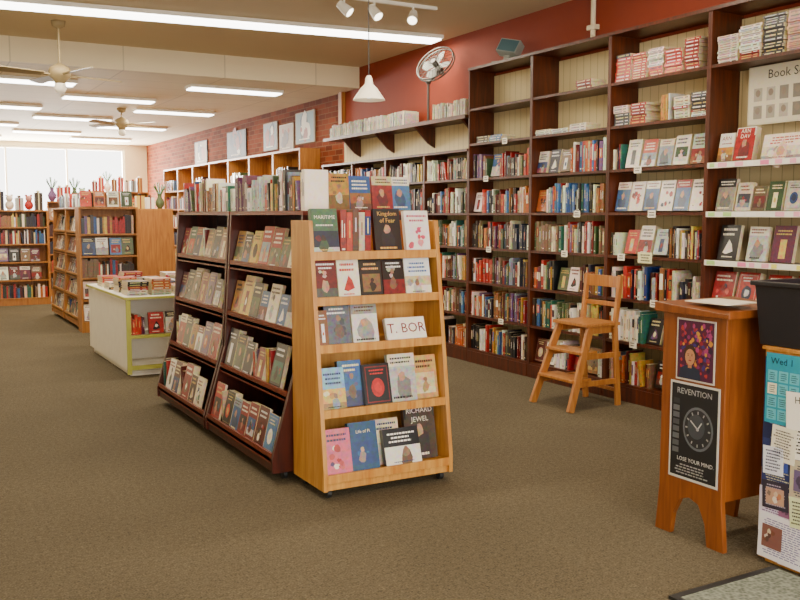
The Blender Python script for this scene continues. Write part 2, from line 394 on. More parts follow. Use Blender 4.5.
# ---------------------------------------------------------------- tall wall bookcases
XF=5.10; ZS=[.14+.345*i for i in range(8)]
YS=[7.65-1.02*i for i in range(6)]
zs4=[.14,.485,.83,1.175,1.52,1.865,2.555]
def bayzs(i): return zs4 if i>=3 else ZS
TOPZ=2.9
NW=(-1,0,0)
CASES=[]
for i in range(5):
    ya,yb=YS[i],YS[i+1]
    m=MB()
    m.box(XF,XW-.003,ya-.018,ya-.0005,0,TOPZ+.03); m.box(XF,XW-.003,yb+.0005,yb+.018,0,TOPZ+.03)
    m.box(XF-.004,XF+.02,yb+.018,ya-.018,0,.14-.022)
    m.box(XF-.012,XW-.003,yb+.0005,ya-.0005,TOPZ+.03,TOPZ+.055)
    for z in bayzs(i):
        white = (i>=3 and z in (1.175,1.52,1.865))
        m.box(XF+.003,XW-.02,yb+.018,ya-.018,z-.022,z)
        if white:
            m.box(XF-.008,XF+.002,yb+.018,ya-.018,z-.035,z+.004,mi=1)
    m.box(XW-.02,XW-.004,yb+.018,ya-.018,.14,TOPZ,mi=2)
    CASES.append(m.obj('tall_bookcase',[DARK,WHITE,SLAT]))
LB=1.02-.04
def bay_frame(i,z): return frame((XF,YS[i]-.02,z),NW)
for i in range(5):
    mb=MB()
    for k,z in enumerate(bayzs(i)):
        F=bay_frame(i,z)
        if i==0:
            if k<=5: mixed_row(mb,F,LB,.27,.19,pc=.12)
            elif k==6: stack(mb,F,.08,.22,3); stack(mb,F,.31,.2,3)
        elif i==1:
            if k<=5: mixed_row(mb,F,LB,.28,.2,pc=.15)
            elif k==6: stack_row(mb,F,LB,.1,full=.85,wr=(.2,.25))
            elif k==7: stack(mb,F,.55,.2,3,pal=[hx('3a3a40'),hx('8c2a22')])
        elif i==2:
            if k==0: mixed_row(mb,F,LB,.28,.2,pc=.2)
            elif k==1: book_row(mb,F,.4,.25,.2); cover_row(mb,F@T((.4,0,0)),.58)
            elif k==2: mixed_row(mb,F,LB,.27,.19,pal=REDS+PAL,pc=.2)
            elif k==3:
                book_row(mb,F,.12,.2,.18); cover_row(mb,F@T((.13,0,0)),.5,pal=PAL+REDS); book_row(mb,F@T((.63,0,0)),.34,.24,.2)
            elif k==4:
                x=.02
                for j in range(6):
                    cover(mb,F@T((x,.002,-.05)),.145,.235,.05,base=hx('40608e') if j%2==0 else hx('e9ddd2'),style=4 if j%2==0 else 6,tilt=.2,pal=REDS); x+=.157
            elif k==5:
                book_row(mb,F,.12,.2,.17,tmin=.008,tmax=.015)
                for x,c,s in ((.13,'d8d0c0',5),(.3,'b8503c',1),(.47,'8a9098',4),(.63,'dcd4c4',0),(.8,'a8b4a8',1)): cover(mb,F@T((x,.002,-.05)),.145,U(.2,.23),.04,base=hx(c),style=s,tilt=.2)
            elif k==6:
                stack_row(mb,F,.5,.25,pal=PB); book_row(mb,F@T((.52,0,0)),.1,.2,.18); stack(mb,F,.64,.16,7,pal=PB); stack(mb,F,.81,.16,8,pal=PB)
            elif k==7:
                stack_row(mb,F,LB,.29,pal=REDS+[hx('8a1c1c')])
        else:
            if k==0: mixed_row(mb,F,LB,.28,.2)
            elif k==1: cover_row(mb,F,LB)
            elif k==2: cover_row(mb,F,LB,.26,pal=REDS,wr=(.15,.18),gap=(.02,.1))
            elif k==3:
                cover(mb,F@T((.05,.002,-.06)),.17,.25,.03,base=hx('1c1a1c'),style=3,k=hx('e8e0d0'),tilt=.2)
                cover(mb,F@T((.3,.002,-.06)),.16,.24,.03,tilt=.2); cover(mb,F@T((.5,.002,-.06)),.17,.25,.03,tilt=.2)
            elif k==4:
                for x,w,h,c,s in ((.03,.15,.23,'8a8478',4),(.2,.13,.2,'c8bca4',0),(.34,.11,.17,'5a4a30',0),(.46,.12,.2,'26401f',5),(.6,.13,.2,'b8b0a0',2),(.76,.15,.22,'305048',1)):
                    cover(mb,F@T((x,.002,-.05)),w,h,.03,base=hx(c),style=s,tilt=.2)
            elif k==5:
                cover(mb,F@T((.03,.002,-.05)),.13,.2,.05,base=hx('e0ddd4'),style=1,title='ARN',k=hx('8c1c1c'),tilt=.2)
                cover(mb,F@T((.17,.002,-.05)),.16,.23,.05,base=hx('a01818'),style=4,title='ARN|DAV',k=hx('f0e8d8'),tilt=.2)
                cover(mb,F@T((.42,.002,-.03)),.32,.17,.01,base=hx('ecdccc'),style=1,k=hx('b03a30'),tilt=.2)
                cover(mb,F@T((.78,.002,-.05)),.15,.22,.04,base=hx('aa2420'),style=0,tilt=.2)
            elif k==6:
                x=.02
                for pl,n in (([hx('3c3c44'),hx('6a6a70'),hx('d8d0c0')],11),([hx('e8e4da'),hx('8c2420')],11),(PB,12),([hx('b8402c'),hx('d8a890'),hx('e8e0d0')],11),(PB,12)):
                    stack(mb,F,x,.18,n,pal=pl); x+=.19
    mb.obj('shelved_books',[BOOK],parent=CASES[i])
F=bay_frame(3,1.865)
p=MB(); P=F@T((.16,.26,-.2))
p.box(0,.8,0,.4,-.012,0,hx('d0c8b0'),P); p.quad(.01,.79,.01,.39,.001,hx('d8d0b8'),P)
p.text('Book Sense',.085,P@T((.36,.335,.003)),hx('33302c'))
p.text('PICKS',.04,P@T((.7,.34,.003)),hx('8c2a22'))
for r in range(2):
    for c in range(7):
        q=.05+c*.105
        p.quad(q,q+.07,.04+r*.12,.13+r*.12,.003,mixc(hx('b8b0a0'),hx('504a44'),R()*.7),P); disc(p,P,q+.035,.095+r*.12,.02,.004,hx('8a7c6c'),1.2)
p.box(.02,.06,-.26,0,-.02,-.012,hx('d8d2c0'),P); p.box(.74,.78,-.26,0,-.02,-.012,hx('d8d2c0'),P)
p.obj('book_list_poster',[PAPER],parent=CASES[3])
for i in range(4):
    tg=MB()
    if i<3:
        for k,z in enumerate(ZS[1:7]):
            for _ in range(random.choice([0,1,1])):
                F=bay_frame(i,z); x=U(.1,.75); tg.box(x,x+.08,-.04,.015,.002,.004,hx('f0ead8'),F); lines(tg,F,x+.01,x+.07,-.03,.008,2,hx('443a30'),.0045)
        if i==2:
            F=bay_frame(2,.83+.345); tg.box(.35,.5,-.05,.035,.002,.004,hx('e8e4b0'),F); lines(tg,F,.37,.48,-.04,.025,3,hx('443a30'),.0045)
    else:
        for z in (1.175,1.52,1.865):
            F=bay_frame(3,z); x=.02
            while x<.9:
                w=U(.04,.08); tg.box(x,x+w,-.03,0,.0085,.0095,random.choice([hx('e87aa4'),hx('e8e060'),hx('f4f0e8'),hx('f0a8bc'),hx('b0d880')]),F); x+=w+U(.01,.08)
    tg.obj('shelf_label_cards',[PAPER],parent=CASES[i])

# ---------------------------------------------------------------- mid bookcases with ledge above
ZM=[.14+.345*i for i in range(6)]
ym=[YBR-.02-.885*i for i in range(5)]; 
for i in range(4):
    ya,yb=ym[i],ym[i+1]; yb=max(yb,7.655)
    m=MB()
    m.box(XF,XW-.003,ya-.018,ya-.0005,0,2.14); m.box(XF,XW-.003,yb+.0005,yb+.018,0,2.14)
    m.box(XF,XF+.02,yb+.018,ya-.018,0,.118)
    for z in ZM: m.box(XF+.003,XW-.02,yb+.018,ya-.018,z-.022,z)
    m.box(XF-.01,XW-.003,yb+.0005,ya-.0005,2.14,2.165)
    m.box(XW-.02,XW-.004,yb+.018,ya-.018,.14,2.14,mi=1)
    o=m.obj('wall_bookcase',[DARK,SLAT])
    mb=MB()
    for k,z in enumerate(ZM): book_row(mb,frame((XF,ya-.02,z),NW),ya-yb-.04,.27 if k<5 else .22,.18,det=(i>1))
    mb.obj('shelved_books',[BOOK],parent=o)
m=MB(); m.box(XF-.02,XW-.002,7.68,YBR-.1,2.48,2.505,mi=0)
m.box(XF-.024,XF-.02,7.68,YBR-.1,2.47,2.51,mi=0)
m.box(XW-.03,XW-.002,7.68,YBR-.1,2.17,2.478,mi=1)
for y in (7.8,8.75,9.7,10.6):
    m.prism([(XF+.02,2.478),(XW-.031,2.478),(XW-.031,2.25),(XF+.2,2.3)],'y',y,y+.03,mi=2)
m.obj('bracket_ledge',[DARK,SLAT,DARK])
mb=MB(); book_row(mb,frame((XF+.02,YBR-.15,2.512),NW),2.05,.17,.13,pal=PALE,tmin=.008,tmax=.016,gap=.02); book_row(mb,frame((XF+.02,8.42,2.512),NW),.65,.17,.13,pal=PALE,tmin=.008,tmax=.016,gap=.02)
mb.obj('ledge_magazines',[BOOK])

yy=11.95
for i in range(7):
    ya=yy+1.05; yb=yy
    m=MB(); top=2.45
    m.box(XF,XW-.003,ya-.03,ya-.0005,0,top); m.box(XF,XW-.003,yb+.0005,yb+.03,0,top)
    zz=[.14+.37*k for k in range(6)]
    for z in zz: m.box(XF+.003,XW-.02,yb+.03,ya-.03,z-.025,z)
    m.box(XF,XW-.003,yb+.03,ya-.03,top-.03,top); m.box(XF,XF+.02,yb+.03,ya-.03,0,.115)
    m.box(XW-.02,XW-.004,yb+.03,ya-.03,.14,top-.03)
    o=m.obj('oak_bookcase',[FARW])
    mb=MB()
    for z in zz[:-1]: book_row(mb,frame((XF,ya-.032,z),NW),ya-yb-.064,.28,.2,det=False,tmin=.02)
    if i%2==0: book_row(mb,frame((XF,ya-.032,zz[-1]),NW),.6,.22,.16,det=False,tmin=.02)
    mb.obj('shelved_books',[BOOK],parent=o)
    yy+=1.05
def framed(name,y0,y1,z0,z1,c,pic):
    F=frame((XW-.002,y1,z0),NW); w=y1-y0; h=z1-z0
    m=MB(); m.box(0,w,0,h,.001,.02,c,F); m.quad(w*.05,w*.95,h*.04,h*.96,.0212,pic,F)
    for q in range(9): blob(m,F,w*U(.25,.75),h*U(.25,.75),w*U(.06,.2),.022+q*.0002,mixc(pic,random.choice([hx('f0e8d8'),hx('2a2020'),hx('a04028'),hx('283a58')]),.7),1.2)
    lines(m,F,w*.2,w*.8,h*.08,h*.18,1,hx('f0e8d8'),.0245)
    m.obj(name,[PAPER])
framed('framed_print',13.55,14.15,2.54,2.98,hx('8a8478'),hx('7a8a94'))
framed('framed_print',12.9,13.45,2.48,2.9,hx('b8b0a0'),hx('a08a78'))
framed('framed_print',12.1,12.8,2.56,3.02,hx('908878'),hx('6a8690'))
framed('framed_print',15.0,16.0,2.5,2.98,hx('2e2e2e'),hx('4a5058'))
framed('framed_print',17.2,18.0,2.5,2.95,hx('3a2e28'),hx('9a8a70'))

# ---------------------------------------------------------------- gondolas
def interp(prof,z):
    for (a,za),(b,zb) in zip(prof,prof[1:]):
        if za<=z<=zb: return a+(b-a)*(z-za)/max(1e-6,zb-za)
    return prof[-1][0]
def gondola(name,xc,y0,y1,prof,tiers,mats,casters=True):
    m=MB(); top=prof[-1][1]
    poly=[(xc-w,z) for w,z in prof]+[(xc+w,z) for w,z in reversed(prof)]
    for a,b in ((y0,y0+.028),(y1-.028,y1)):
        m.prism(poly,'y',a,b,mi=0)
    ya,yb=y0+.029,y1-.029
    m.box(xc-.01,xc+.01,ya,yb,prof[0][1],top,mi=0)
    m.box(xc-prof[-1][0],xc+prof[-1][0],y0,y1,top+.0005,top+.022,mi=1)
    for z in tiers:
        w=interp(prof,z)
        for s in (-1,1):
            e=xc+s*(w-.004); x0,x1=sorted((xc+s*.011,e)); m.box(x0,x1,ya,yb,z-.02,z,mi=0)
            x0,x1=sorted((e,e-s*.014)); m.box(x0,x1,ya,yb,z-.03,z+.028,mi=1)
    z=tiers[0]; w=prof[0][0]
    for s in (-1,1):
        x0,x1=sorted((xc+s*(w-.03),xc+s*(w-.012))); m.box(x0,x1,ya,yb,prof[0][1],z-.03,mi=0)
    if casters:
        for s in (-1,1):
            for y in (y0+.08,y1-.08):
                m.cyl((xc+s*(prof[0][0]-.1)-.012,y,.028),(xc+s*(prof[0][0]-.1)+.012,y,.028),.027,mi=2)
                m.box(xc+s*(prof[0][0]-.1)-.015,xc+s*(prof[0][0]-.1)+.015,y-.012,y+.012,.04,prof[0][1],mi=2)
    return m.obj(name,mats)
def gondola_books(xc,y0,y1,prof,tiers,det=True,pal=PAL,mode='cover'):
    mb=MB(); ya,yb=y0+.035,y1-.035; L=yb-ya
    for j,z in enumerate(tiers):
        w=interp(prof,z); gap=(tiers[j+1] if j+1<len(tiers) else prof[-1][1])-z
        for s in (-1,1):
            F=frame((xc+s*w,yb if s<0 else ya,z+.001),(s,0,0))
            if mode=='cover':
                x=.01; 
                while x<L-.16:
                    if R()<.15:
                        ww=U(.06,.12); book_row(mb,F@T((x,0,-.03)),ww,min(.23,gap-.08),.18,depth=.1,inset=.01,gap=0); x+=ww+.01; continue
                    ww=U(.13,.18); h=min(ww*1.5,gap-.07)
                    if x+ww>L-.01: break
                    n=random.choice([1,1,2,3]); c=random.choice(pal)
                    tt=U(.012,.028)*n
                    cover(mb,F@T((x,.004,-.022)),ww,h,min(tt,.05),base=c,tilt=.24,pal=pal); x+=ww+U(.0,.02)
            else:
                book_row(mb,F@T((0,0,-.03)),L,min(.27,gap-.06),.18,depth=.12,inset=.0,det=det)
    return mb
PROF=[(.52,.06),(.52,.14),(.38,.62),(.32,1.5)]
TI=[.14,.48,.83,1.17]
XC=2.31
for (a,b) in ((4.625,5.86),(5.885,7.13)):
    o=gondola('double_sided_book_gondola',XC,a,b,PROF,TI,[DARK2,DEDGE,DKGREY])
    gondola_books(XC,a,b,PROF,TI).obj('gondola_books',[BOOK],parent=o)
    mb=MB()
    ZT=1.5235
    F=frame((XC-.3,b-.02,ZT),NW); book_row(mb,F,b-a-.04,.24,.15,gap=.1,depth=.15,inset=0)
    if a<5:
        for x,c in ((.05,'24508e'),(.24,'8a2a2a'),(.42,'4a76a4')):
            cover(mb,frame((XC-.02+x*.75,4.70+U(0,.03),ZT),(0,-1,0)),.135,.2,.025,base=hx(c),tilt=.15)
        cover(mb,frame((XC-.14,4.67,ZT),(0,-1,0)),.13,.21,.02,base=hx('e0d8c8'),style=7,tilt=.1)
    F=frame((XC+.3,a+.4,ZT),(1,0,0)); book_row(mb,F,b-a-.45,.2,.15,gap=.1,depth=.12,inset=0)
    mb.obj('standing_books',[BOOK])

m=MB(); ex0,ex1=1.91,2.71; EB=4.61
prof=[(4.20,.05),(4.20,.15),(4.37,1.47),(EB,1.47),(EB,.05)]
for a,b in ((ex0,ex0+.024),(ex1-.024,ex1)): m.prism(prof,'x',a,b)
m.box(ex0+.024,ex1-.024,EB-.015,EB,.05,1.47)
ET=[.12,.46,.80,1.05,1.29]
def ey(z): return 4.20+max(0,(z-.15))/1.32*.17
for z in ET:
    y=ey(z)+.006
    m.box(ex0+.024,ex1-.024,y,EB-.015,z-.018,z); m.box(ex0+.024,ex1-.024,y-.004,y+.012,z-.03,z+.016)
m.box(ex0+.024,ex1-.024,4.215,4.23,.05,.1)
for x in (ex0+.05,ex1-.05):
    for y in (4.26,4.55):
        m.cyl((x-.012,y,.026),(x+.012,y,.026),.025,mi=1); m.box(x-.014,x+.014,y-.012,y+.012,.035,.055,mi=1)
ENDC=m.obj('endcap_book_display',[OAK2,DKGREY],bevel=.002)
mb=MB(); NF=(0,-1,0)
def ecov(z,x,w,h,**k):
    t=k.pop('t',.03); dz=k.pop('dz',0)
    cover(mb,frame((ex0+.03+x,ey(z)+.028+dz,z+.001),NF),w,h,t,**k)
z=1.29
ecov(z,.0,.155,.24,base=hx('44684c'),style=1,title='MARITIME',k=hx('e8e4d0'),tilt=.18)
x=.165
for c in '8a2a22 b0402c 5a4030 c8b898 8c1c1c'.split():
    spine(mb,frame((ex0+.03+x,ey(z)+.04,z+.002),NF),.035,.23+U(-.01,.01),.11,hx(c),True); x+=.037
ecov(z,.375,.165,.24,base=hx('1d1716'),style=4,title='Kingdom|of Fear',k=hx('d8a858'),tilt=.18)
ecov(z,.57,.155,.23,base=hx('ece8e2'),style=6,k=hx('c04868'),tilt=.18,pal=[hx('d04868'),hx('e09090'),hx('f0e0e0')])
z=1.05
ecov(z,0,.13,.205,base=hx('98785a'),style=7,tilt=.2); ecov(z,.135,.13,.205,base=hx('e6dfcc'),style=3,k=hx('b02a20'),tilt=.2,pal=REDS[:3])
ecov(z,.27,.135,.205,base=hx('22201c'),style=0,k=hx('d8a860'),tilt=.2,pal=[hx('4a3a28'),hx('80603a')]); ecov(z,.41,.135,.2,base=hx('5a3230'),style=7,tilt=.2); ecov(z,.55,.165,.205,base=hx('dfe4e6'),style=1,k=hx('2a5a9a'),tilt=.2)
z=.80
ecov(z,.0,.06,.19,base=hx('7a4a28'),style=5,tilt=.2); ecov(z,.05,.15,.215,base=hx('28303a'),style=7,tilt=.22,dz=.012,pal=[hx('3a4654'),hx('58606a'),hx('181c24')]); ecov(z,.205,.155,.215,base=hx('d8d4cc'),style=4,k=hx('1a1a1a'),tilt=.22,pal=PALE)
Mx=frame((ex0+.03+.41,ey(z)+.02,z+.001),NF)
cover(mb,Mx,.25,.125,.03,base=hx('ece6da'),style=5,k=hx('ece6da'),tilt=.35)
Mx=Mx@T((0,.03*math.sin(.35)+.001,0))@RX(-.35); mb.box(.005,.245,.005,.12,.001,.003,hx('efe9dd'),Mx); mb.text('T. BOR',.078,Mx@T((.125,.062,.0045)),hx('7a1c1c'))
z=.46
ecov(z,0,.14,.225,base=hx('7ab0cc'),style=1,tilt=.22); ecov(z,.12,.14,.25,base=hx('2a3034'),style=7,k=hx('c8c0b0'),tilt=.2,dz=.035)
ecov(z,.255,.165,.225,base=hx('121012'),style=2,k=hx('d02820'),tilt=.24,pal=[hx('b81c18')]); ecov(z,.42,.17,.265,base=hx('b0b0aa'),style=4,tilt=.2,dz=.02,pal=PALE); ecov(z,.58,.155,.245,base=hx('c09858'),style=0,tilt=.2,dz=.03)
z=.12
ecov(z,0,.155,.24,base=hx('cc5c78'),style=6,tilt=.22,pal=REDS+[hx('e8a0b0'),hx('4a2a60')])
ecov(z,.15,.17,.26,base=hx('15446e'),style=0,title='Life of Pi',k=hx('f0e4c0'),tilt=.24,pal=[hx('2078a0'),hx('1a3a70')])
ecov(z,.52,.2,.31,base=hx('44382e'),style=4,title='RICHARD|JEWEL',k=hx('e0d8c8'),tilt=.2,dz=.05,pal=PAL[6:9])
ecov(z,.36,.225,.2,base=hx('15161a'),style=1,k=hx('f0ece4'),tilt=.3,pal=[hx('e0dcd0')])
ecov(z,.32,.16,.25,base=hx('c8c0ac'),style=7,tilt=.16,dz=.06,pal=PALE)
mb.obj('endcap_books',[BOOK],parent=ENDC)

# ---------------------------------------------------------------- white low display table
tx0,tx1,ty0,ty1=1.84,2.78,8.42,10.3
m=MB()
m.box(tx0,tx1,ty0,ty1,.72,.745); m.box(tx0+.02,tx1-.02,ty0+.02,ty1-.02,.06,.1)
m.box(tx0+.02,tx0+.045,ty0+.03,ty1-.02,.1,.72); m.box(tx1-.045,tx1-.02,ty0+.03,ty1-.02,.1,.72)
m.box(tx0+.045,tx1-.045,ty0+.42,ty0+.44,.1,.72); m.box(tx0+.045,tx1-.045,ty0+.03,ty0+.42,.36,.38)
m.box(tx0+.045,tx1-.045,ty1-.045,ty1-.02,.1,.72)
m.box(tx0+.05,tx1-.05,ty0+.06,ty1-.06,0,.06)
for x in (tx0+.012,tx1-.055): m.box(x,x+.04,ty0+.008,ty0+.0295,.02,.715,mi=1)
m.box(tx0+.052,tx1-.056,ty0+.01,ty0+.03,.355,.385,mi=1); m.box(tx0+.052,tx1-.056,ty0+.01,ty0+.03,.06,.1,mi=1)
m.box(tx0-.006,tx0-.0005,ty0,ty1,.722,.743,mi=1); m.box(tx0-.006,tx1,ty0-.006,ty0-.0005,.722,.743,mi=1)
TAB=m.obj('low_display_table',[WHITE,LIME])
mb=MB(); F=frame((tx0+.05,ty0+.06,.381),NF); book_row(mb,F,.16,.2,.16)
for x,c in ((.18,'a82a26'),(.34,'d8d0c0'),(.5,'a03a30'),(.66,'b83028')): cover(mb,F@T((x,.002,0)),.14,.2,.03,base=hx(c),tilt=.15)
mb.obj('table_shelf_books',[BOOK],parent=TAB)
mb=MB()
for r in range(4):
    for x in range(4):
        Ms=frame((tx0+.04+x*.225+U(0,.015),ty0+.08+r*.4,.747),NF)
        stack(mb,Ms,0,.2,random.randint(3,8),pal=PALE+PAL,d=.25)
mb.obj('table_top_books',[BOOK])
BK=hx('241a1e')
# far gondolas ----------------------------------------------------
PR2=[(.37,.05),(.37,.14),(.33,.6),(.3,1.58)]
T2=[.14,.42,.70,.98,1.26]
def simple_shelf_y(name,x0,x1,yf,yd,zs,top,mats,n=1):
    m=MB(); m.box(x0,x0+.025,yf,yf+yd,0,top); m.box(x1-.025,x1,yf,yf+yd,0,top); m.box(x0+.025,x1-.025,yf+yd-.015,yf+yd,0,top)
    m.box(x0+.025,x1-.025,yf,yf+yd-.015,top-.025,top); m.box(x0+.025,x1-.025,yf+.01,yf+.03,0,zs[0]-.02)
    for z in zs: m.box(x0+.025,x1-.025,yf+.002,yf+yd-.015,z-.02,z)
    for i in range(1,n):
        x=x0+(x1-x0)*i/n; m.box(x-.012,x+.012,yf,yf+yd-.015,0,top-.025)
    o=m.obj(name,mats)
    mb=MB()
    for z in zs:
        for i in range(n):
            a=x0+(x1-x0)*i/n+.028; b=x0+(x1-x0)*(i+1)/n-.028
            if R()<.3: cover_row(mb,frame((a,yf,z),NF),b-a,.22,tilt=.15,zf=-.03)
            else: book_row(mb,frame((a,yf,z),NF),b-a,.24,.18,det=False,tmin=.02,inset=.03,depth=.13)
    mb.obj('shelved_books',[BOOK],parent=o); return o
ECB=simple_shelf_y('oak_endcap_bookcase',2.06,2.8,11.9,.26,T2,1.6,[FARW])
for a,b in ((12.2,13.3),(13.33,14.4)):
    o=gondola('oak_book_gondola',2.43,a,b,PR2,T2,[FARW,OAK,DKGREY])
    gondola_books(2.43,a,b,PR2,T2,mode='cover').obj('gondola_books',[BOOK],parent=o)
    mb=MB(); book_row(mb,frame((2.43-.25,b-.03,1.6035),NW),b-a-.06,.2,.12,det=False,depth=.12,gap=0); mb.obj('standing_books',[BOOK])
mb=MB(); 
for i in range(4): cover(mb,frame((2.1+i*.17,11.98,1.6025),NF),.14,.2,.03,tilt=.15)
mb.obj('endcap_top_books',[BOOK],parent=ECB)
simple_shelf_y('oak_freestanding_bookcase',.3,2.3,16.1,.3,[.12,.42,.72,1.02,1.3],1.58,[FARW],2)
simple_shelf_y('oak_freestanding_bookcase',2.5,3.4,17.6,.3,[.12,.45,.78,1.1,1.4],1.75,[FARW],1)
simple_shelf_y('oak_rear_bookcase',3.75,5.0,20.2,.3,[.12,.5,.88,1.26,1.64],2.0,[FARW],2)
for a,b in ((15.0,16.2),(16.23,17.4)):
    o=gondola('oak_book_gondola',3.8,a,b,PR2,T2,[FARW,OAK,DKGREY]); gondola_books(3.8,a,b,PR2,T2,mode='spine',det=False).obj('gondola_books',[BOOK],parent=o)
def gifts(x0,x1,y,z,n,name,kk=None,pal=None,sc=1):
    m=MB(); x=x0
    st=(x1-x0)/n
    for i in range(n):
        c=random.choice(pal or (PAL+REDS+[hx('3a90a0'),hx('d0a0a8'),hx('589060'),hx('d8c870')])); w=st*.4; k=random.choice([0,0,4,2,3,0]) if kk is None else kk; cx=x0+st*(i+.5)
        if k==0 or k==4:
            h=U(.12,.34); m.box(cx-w,cx+w,y-.06,y+.06,z,z+h,c); m.box(cx-w*.15,cx+w*.15,y-.063,y+.063,z,z+h+.003,contrast(c)); m.ball((cx,y,z+h+.02),.03,.03,.02,col=contrast(c))
        elif k==2:
            m.lathe([(.03,0),(.07,.06),(.075,.12),(.03,.2),(.04,.24)],(cx,y,z),col=c)
            for q in range(7): 
                a=q*.9; m.beam((cx,y,z+.2),(cx+.1*math.cos(a),y+.06*math.sin(a),z+.38+.03*(q%3)),.012,.03,col=hx('3c6a34'))
        else:
            m.ball((cx,y,z+.08*sc),.07*sc,.06*sc,.08*sc,col=c); m.ball((cx,y-.01,z+.19*sc),.055*sc,col=mixc(c,hx('f0e0d0'),.3)); m.ball((cx-.04*sc,y,z+.24*sc),.02*sc,col=c); m.ball((cx+.04*sc,y,z+.24*sc),.02*sc,col=c)
    m.obj(name,[PAPER])
gifts(.9,2.25,16.25,1.581,9,'gift_display'); gifts(2.55,3.35,17.75,1.751,6,'gift_display'); gifts(3.8,4.9,20.35,2.001,8,'gift_display')
gifts(3.55,4.05,15.3,1.603,3,'gift_display')
m=MB(); m.box(1.0,3.5,21.6,21.97,.0,1.0,hx('b89868')); m.box(.98,3.52,21.58,21.975,1.0,1.03,hx('d8c8a0')); m.obj('back_counter',[PAPER])
gifts(1.2,3.4,21.78,1.031,11,'gift_display')

# ---------------------------------------------------------------- step-stool chair
m=MB()
ff=[(4.43,5.23),(4.43,5.69)]
for i,(x,y) in enumerate(ff):
    yt=5.28 if i==0 else 5.64
    m.beam((x,y,0.0),(4.66,yt,.64),.06,.028,up=(0,1,0))
for y in (5.27,5.65):
    m.beam((4.95,y,0),(4.90,y,.62),.045,.028); m.beam((4.90,y,.62),(4.95,y,1.03),.04,.028)
m.box(4.60,4.945,5.255,5.665,.64,.665)
m.box(4.66,4.92,5.29,5.305,.58,.64); m.box(4.66,4.92,5.615,5.63,.58,.64)
def lx(z): return 4.43+.23*z/.64
for z,d in ((.22,.2),(.43,.18)):
    x=lx(z); m.box(x-.05,x+d-.05,5.255,5.665,z,z+.022)
    for y in (5.265,5.64): m.box(x+.0,x+.52-.9*(x-4.43),y,y+.018,z-.045,z-.001)
for z,h in ((.93,.09),(.78,.035)):
    n=8
    for k in range(n):
        a=k/n;b=(k+1)/n
        x=lambda t:4.935+.03*math.sin(math.pi*t)-(0.01 if z<.9 else 0)
        m.prism([(x(a)-.012,5.25+.42*a),(x(a)+.01,5.25+.42*a),(x(b)+.01,5.25+.42*b),(x(b)-.012,5.25+.42*b)],'z',z,z+h)
m.beam((4.95,5.27,.12),(4.95,5.65,.12),.03,.02,up=(1,0,0))
m.obj('step_stool_chair',[wood('chair_wood',hx('a0602a'),hx('bc8040'),.35)],bevel=.003)

# ---------------------------------------------------------------- lectern
m=MB(); lx0,lx1=3.15,3.62; ly0,ly1=2.69,3.06
side=[(ly0-.02,0),(ly0+.075,0),(ly0+.09,.1),(ly0+.13,.18),(ly0+.185,.2),(ly0+.24,.18),(ly0+.28,.1),(ly0+.295,0),(ly1+.02,0),(ly1,.22),(ly1,1.05),(ly0,1.05),(ly0,.22)]
for a,b in ((lx0,lx0+.028),(lx1-.028,lx1)): m.prism(side,'x',a,b)
m.box(lx0+.0285,lx1-.0285,ly0+.01,ly0+.03,.22,1.05); m.box(lx0+.0285,lx1-.0285,ly0+.03,ly1-.01,.3,.32); m.box(lx0+.0285,lx1-.0285,ly0+.03,ly1-.01,.7,.72)
m.prism([(ly0-.03,1.051),(ly1+.03,1.051),(ly1+.03,1.095),(ly0-.03,1.07)],'x',lx0-.03,lx1+.03)
m.box(lx0-.03,lx1+.03,ly0-.035,ly0-.0305,1.05,1.085)
m.obj('lectern',[CHERRY],bevel=.003)
F=frame((lx0-.001,3.0,.28),NW)
p=MB(); p.box(0,.29,0,.455,.001,.003,hx('c8c6c0'),F); p.quad(.01,.28,.012,.445,.0035,hx('17181b'),F)
p.text('REVENTION',.038,F@T((.145,.412,.005)),hx('a8a8a8')); p.text('LOSE YOUR MIND.',.026,F@T((.16,.095,.005)),hx('d0d0d0'))
cx,cy=.17,.25
disc(p,F,cx,cy,.088,.004,hx('5e6268'),1.15,28); disc(p,F,cx,cy,.078,.0045,hx('26282c'),1.15,28); disc(p,F,cx-.01,cy+.01,.05,.0048,hx('3e4248'),1.15,24)
for i in range(12):
    a=i*math.pi/6; p.quad(-.003,.003,.06,.072,.0052,hx('989898'),F@T((cx,cy,0))@Matrix.Scale(1.15,4,(0,1,0))@RZ(a))
p.quad(-.003,.003,0,.055,.0056,hx('b8b8b8'),F@T((cx,cy,0))@RZ(.9)); p.quad(-.003,.003,0,.04,.0056,hx('b8b8b8'),F@T((cx,cy,0))@RZ(-.6)); disc(p,F,cx,cy,.008,.006,hx('a0a0a0'))
for i in range(8): p.quad(.022,.06,.12+i*.033,.145+i*.033,.005,mixc(hx('6a6e72'),hx('2a2c30'),R()),F)
lines(p,F,.04,.25,.022,.075,4,hx('989898'),.005)
p.obj('event_poster',[PAPER])
F=frame((lx0-.001,2.97,.745),NW)
p=MB(); p.box(0,.225,0,.285,.001,.004,hx('c8c0b4'),F); p.quad(.008,.217,.008,.277,.0045,hx('4a1838'),F)
for i in range(150): blob(p,F,U(.025,.2),U(.03,.262),U(.005,.014),.0048+i*.00001,random.choice([hx('7a2a60'),hx('a03a70'),hx('3a2a70'),hx('a83030'),hx('c08830'),hx('5a1830'),hx('8a2030'),hx('281430')]),1.2)
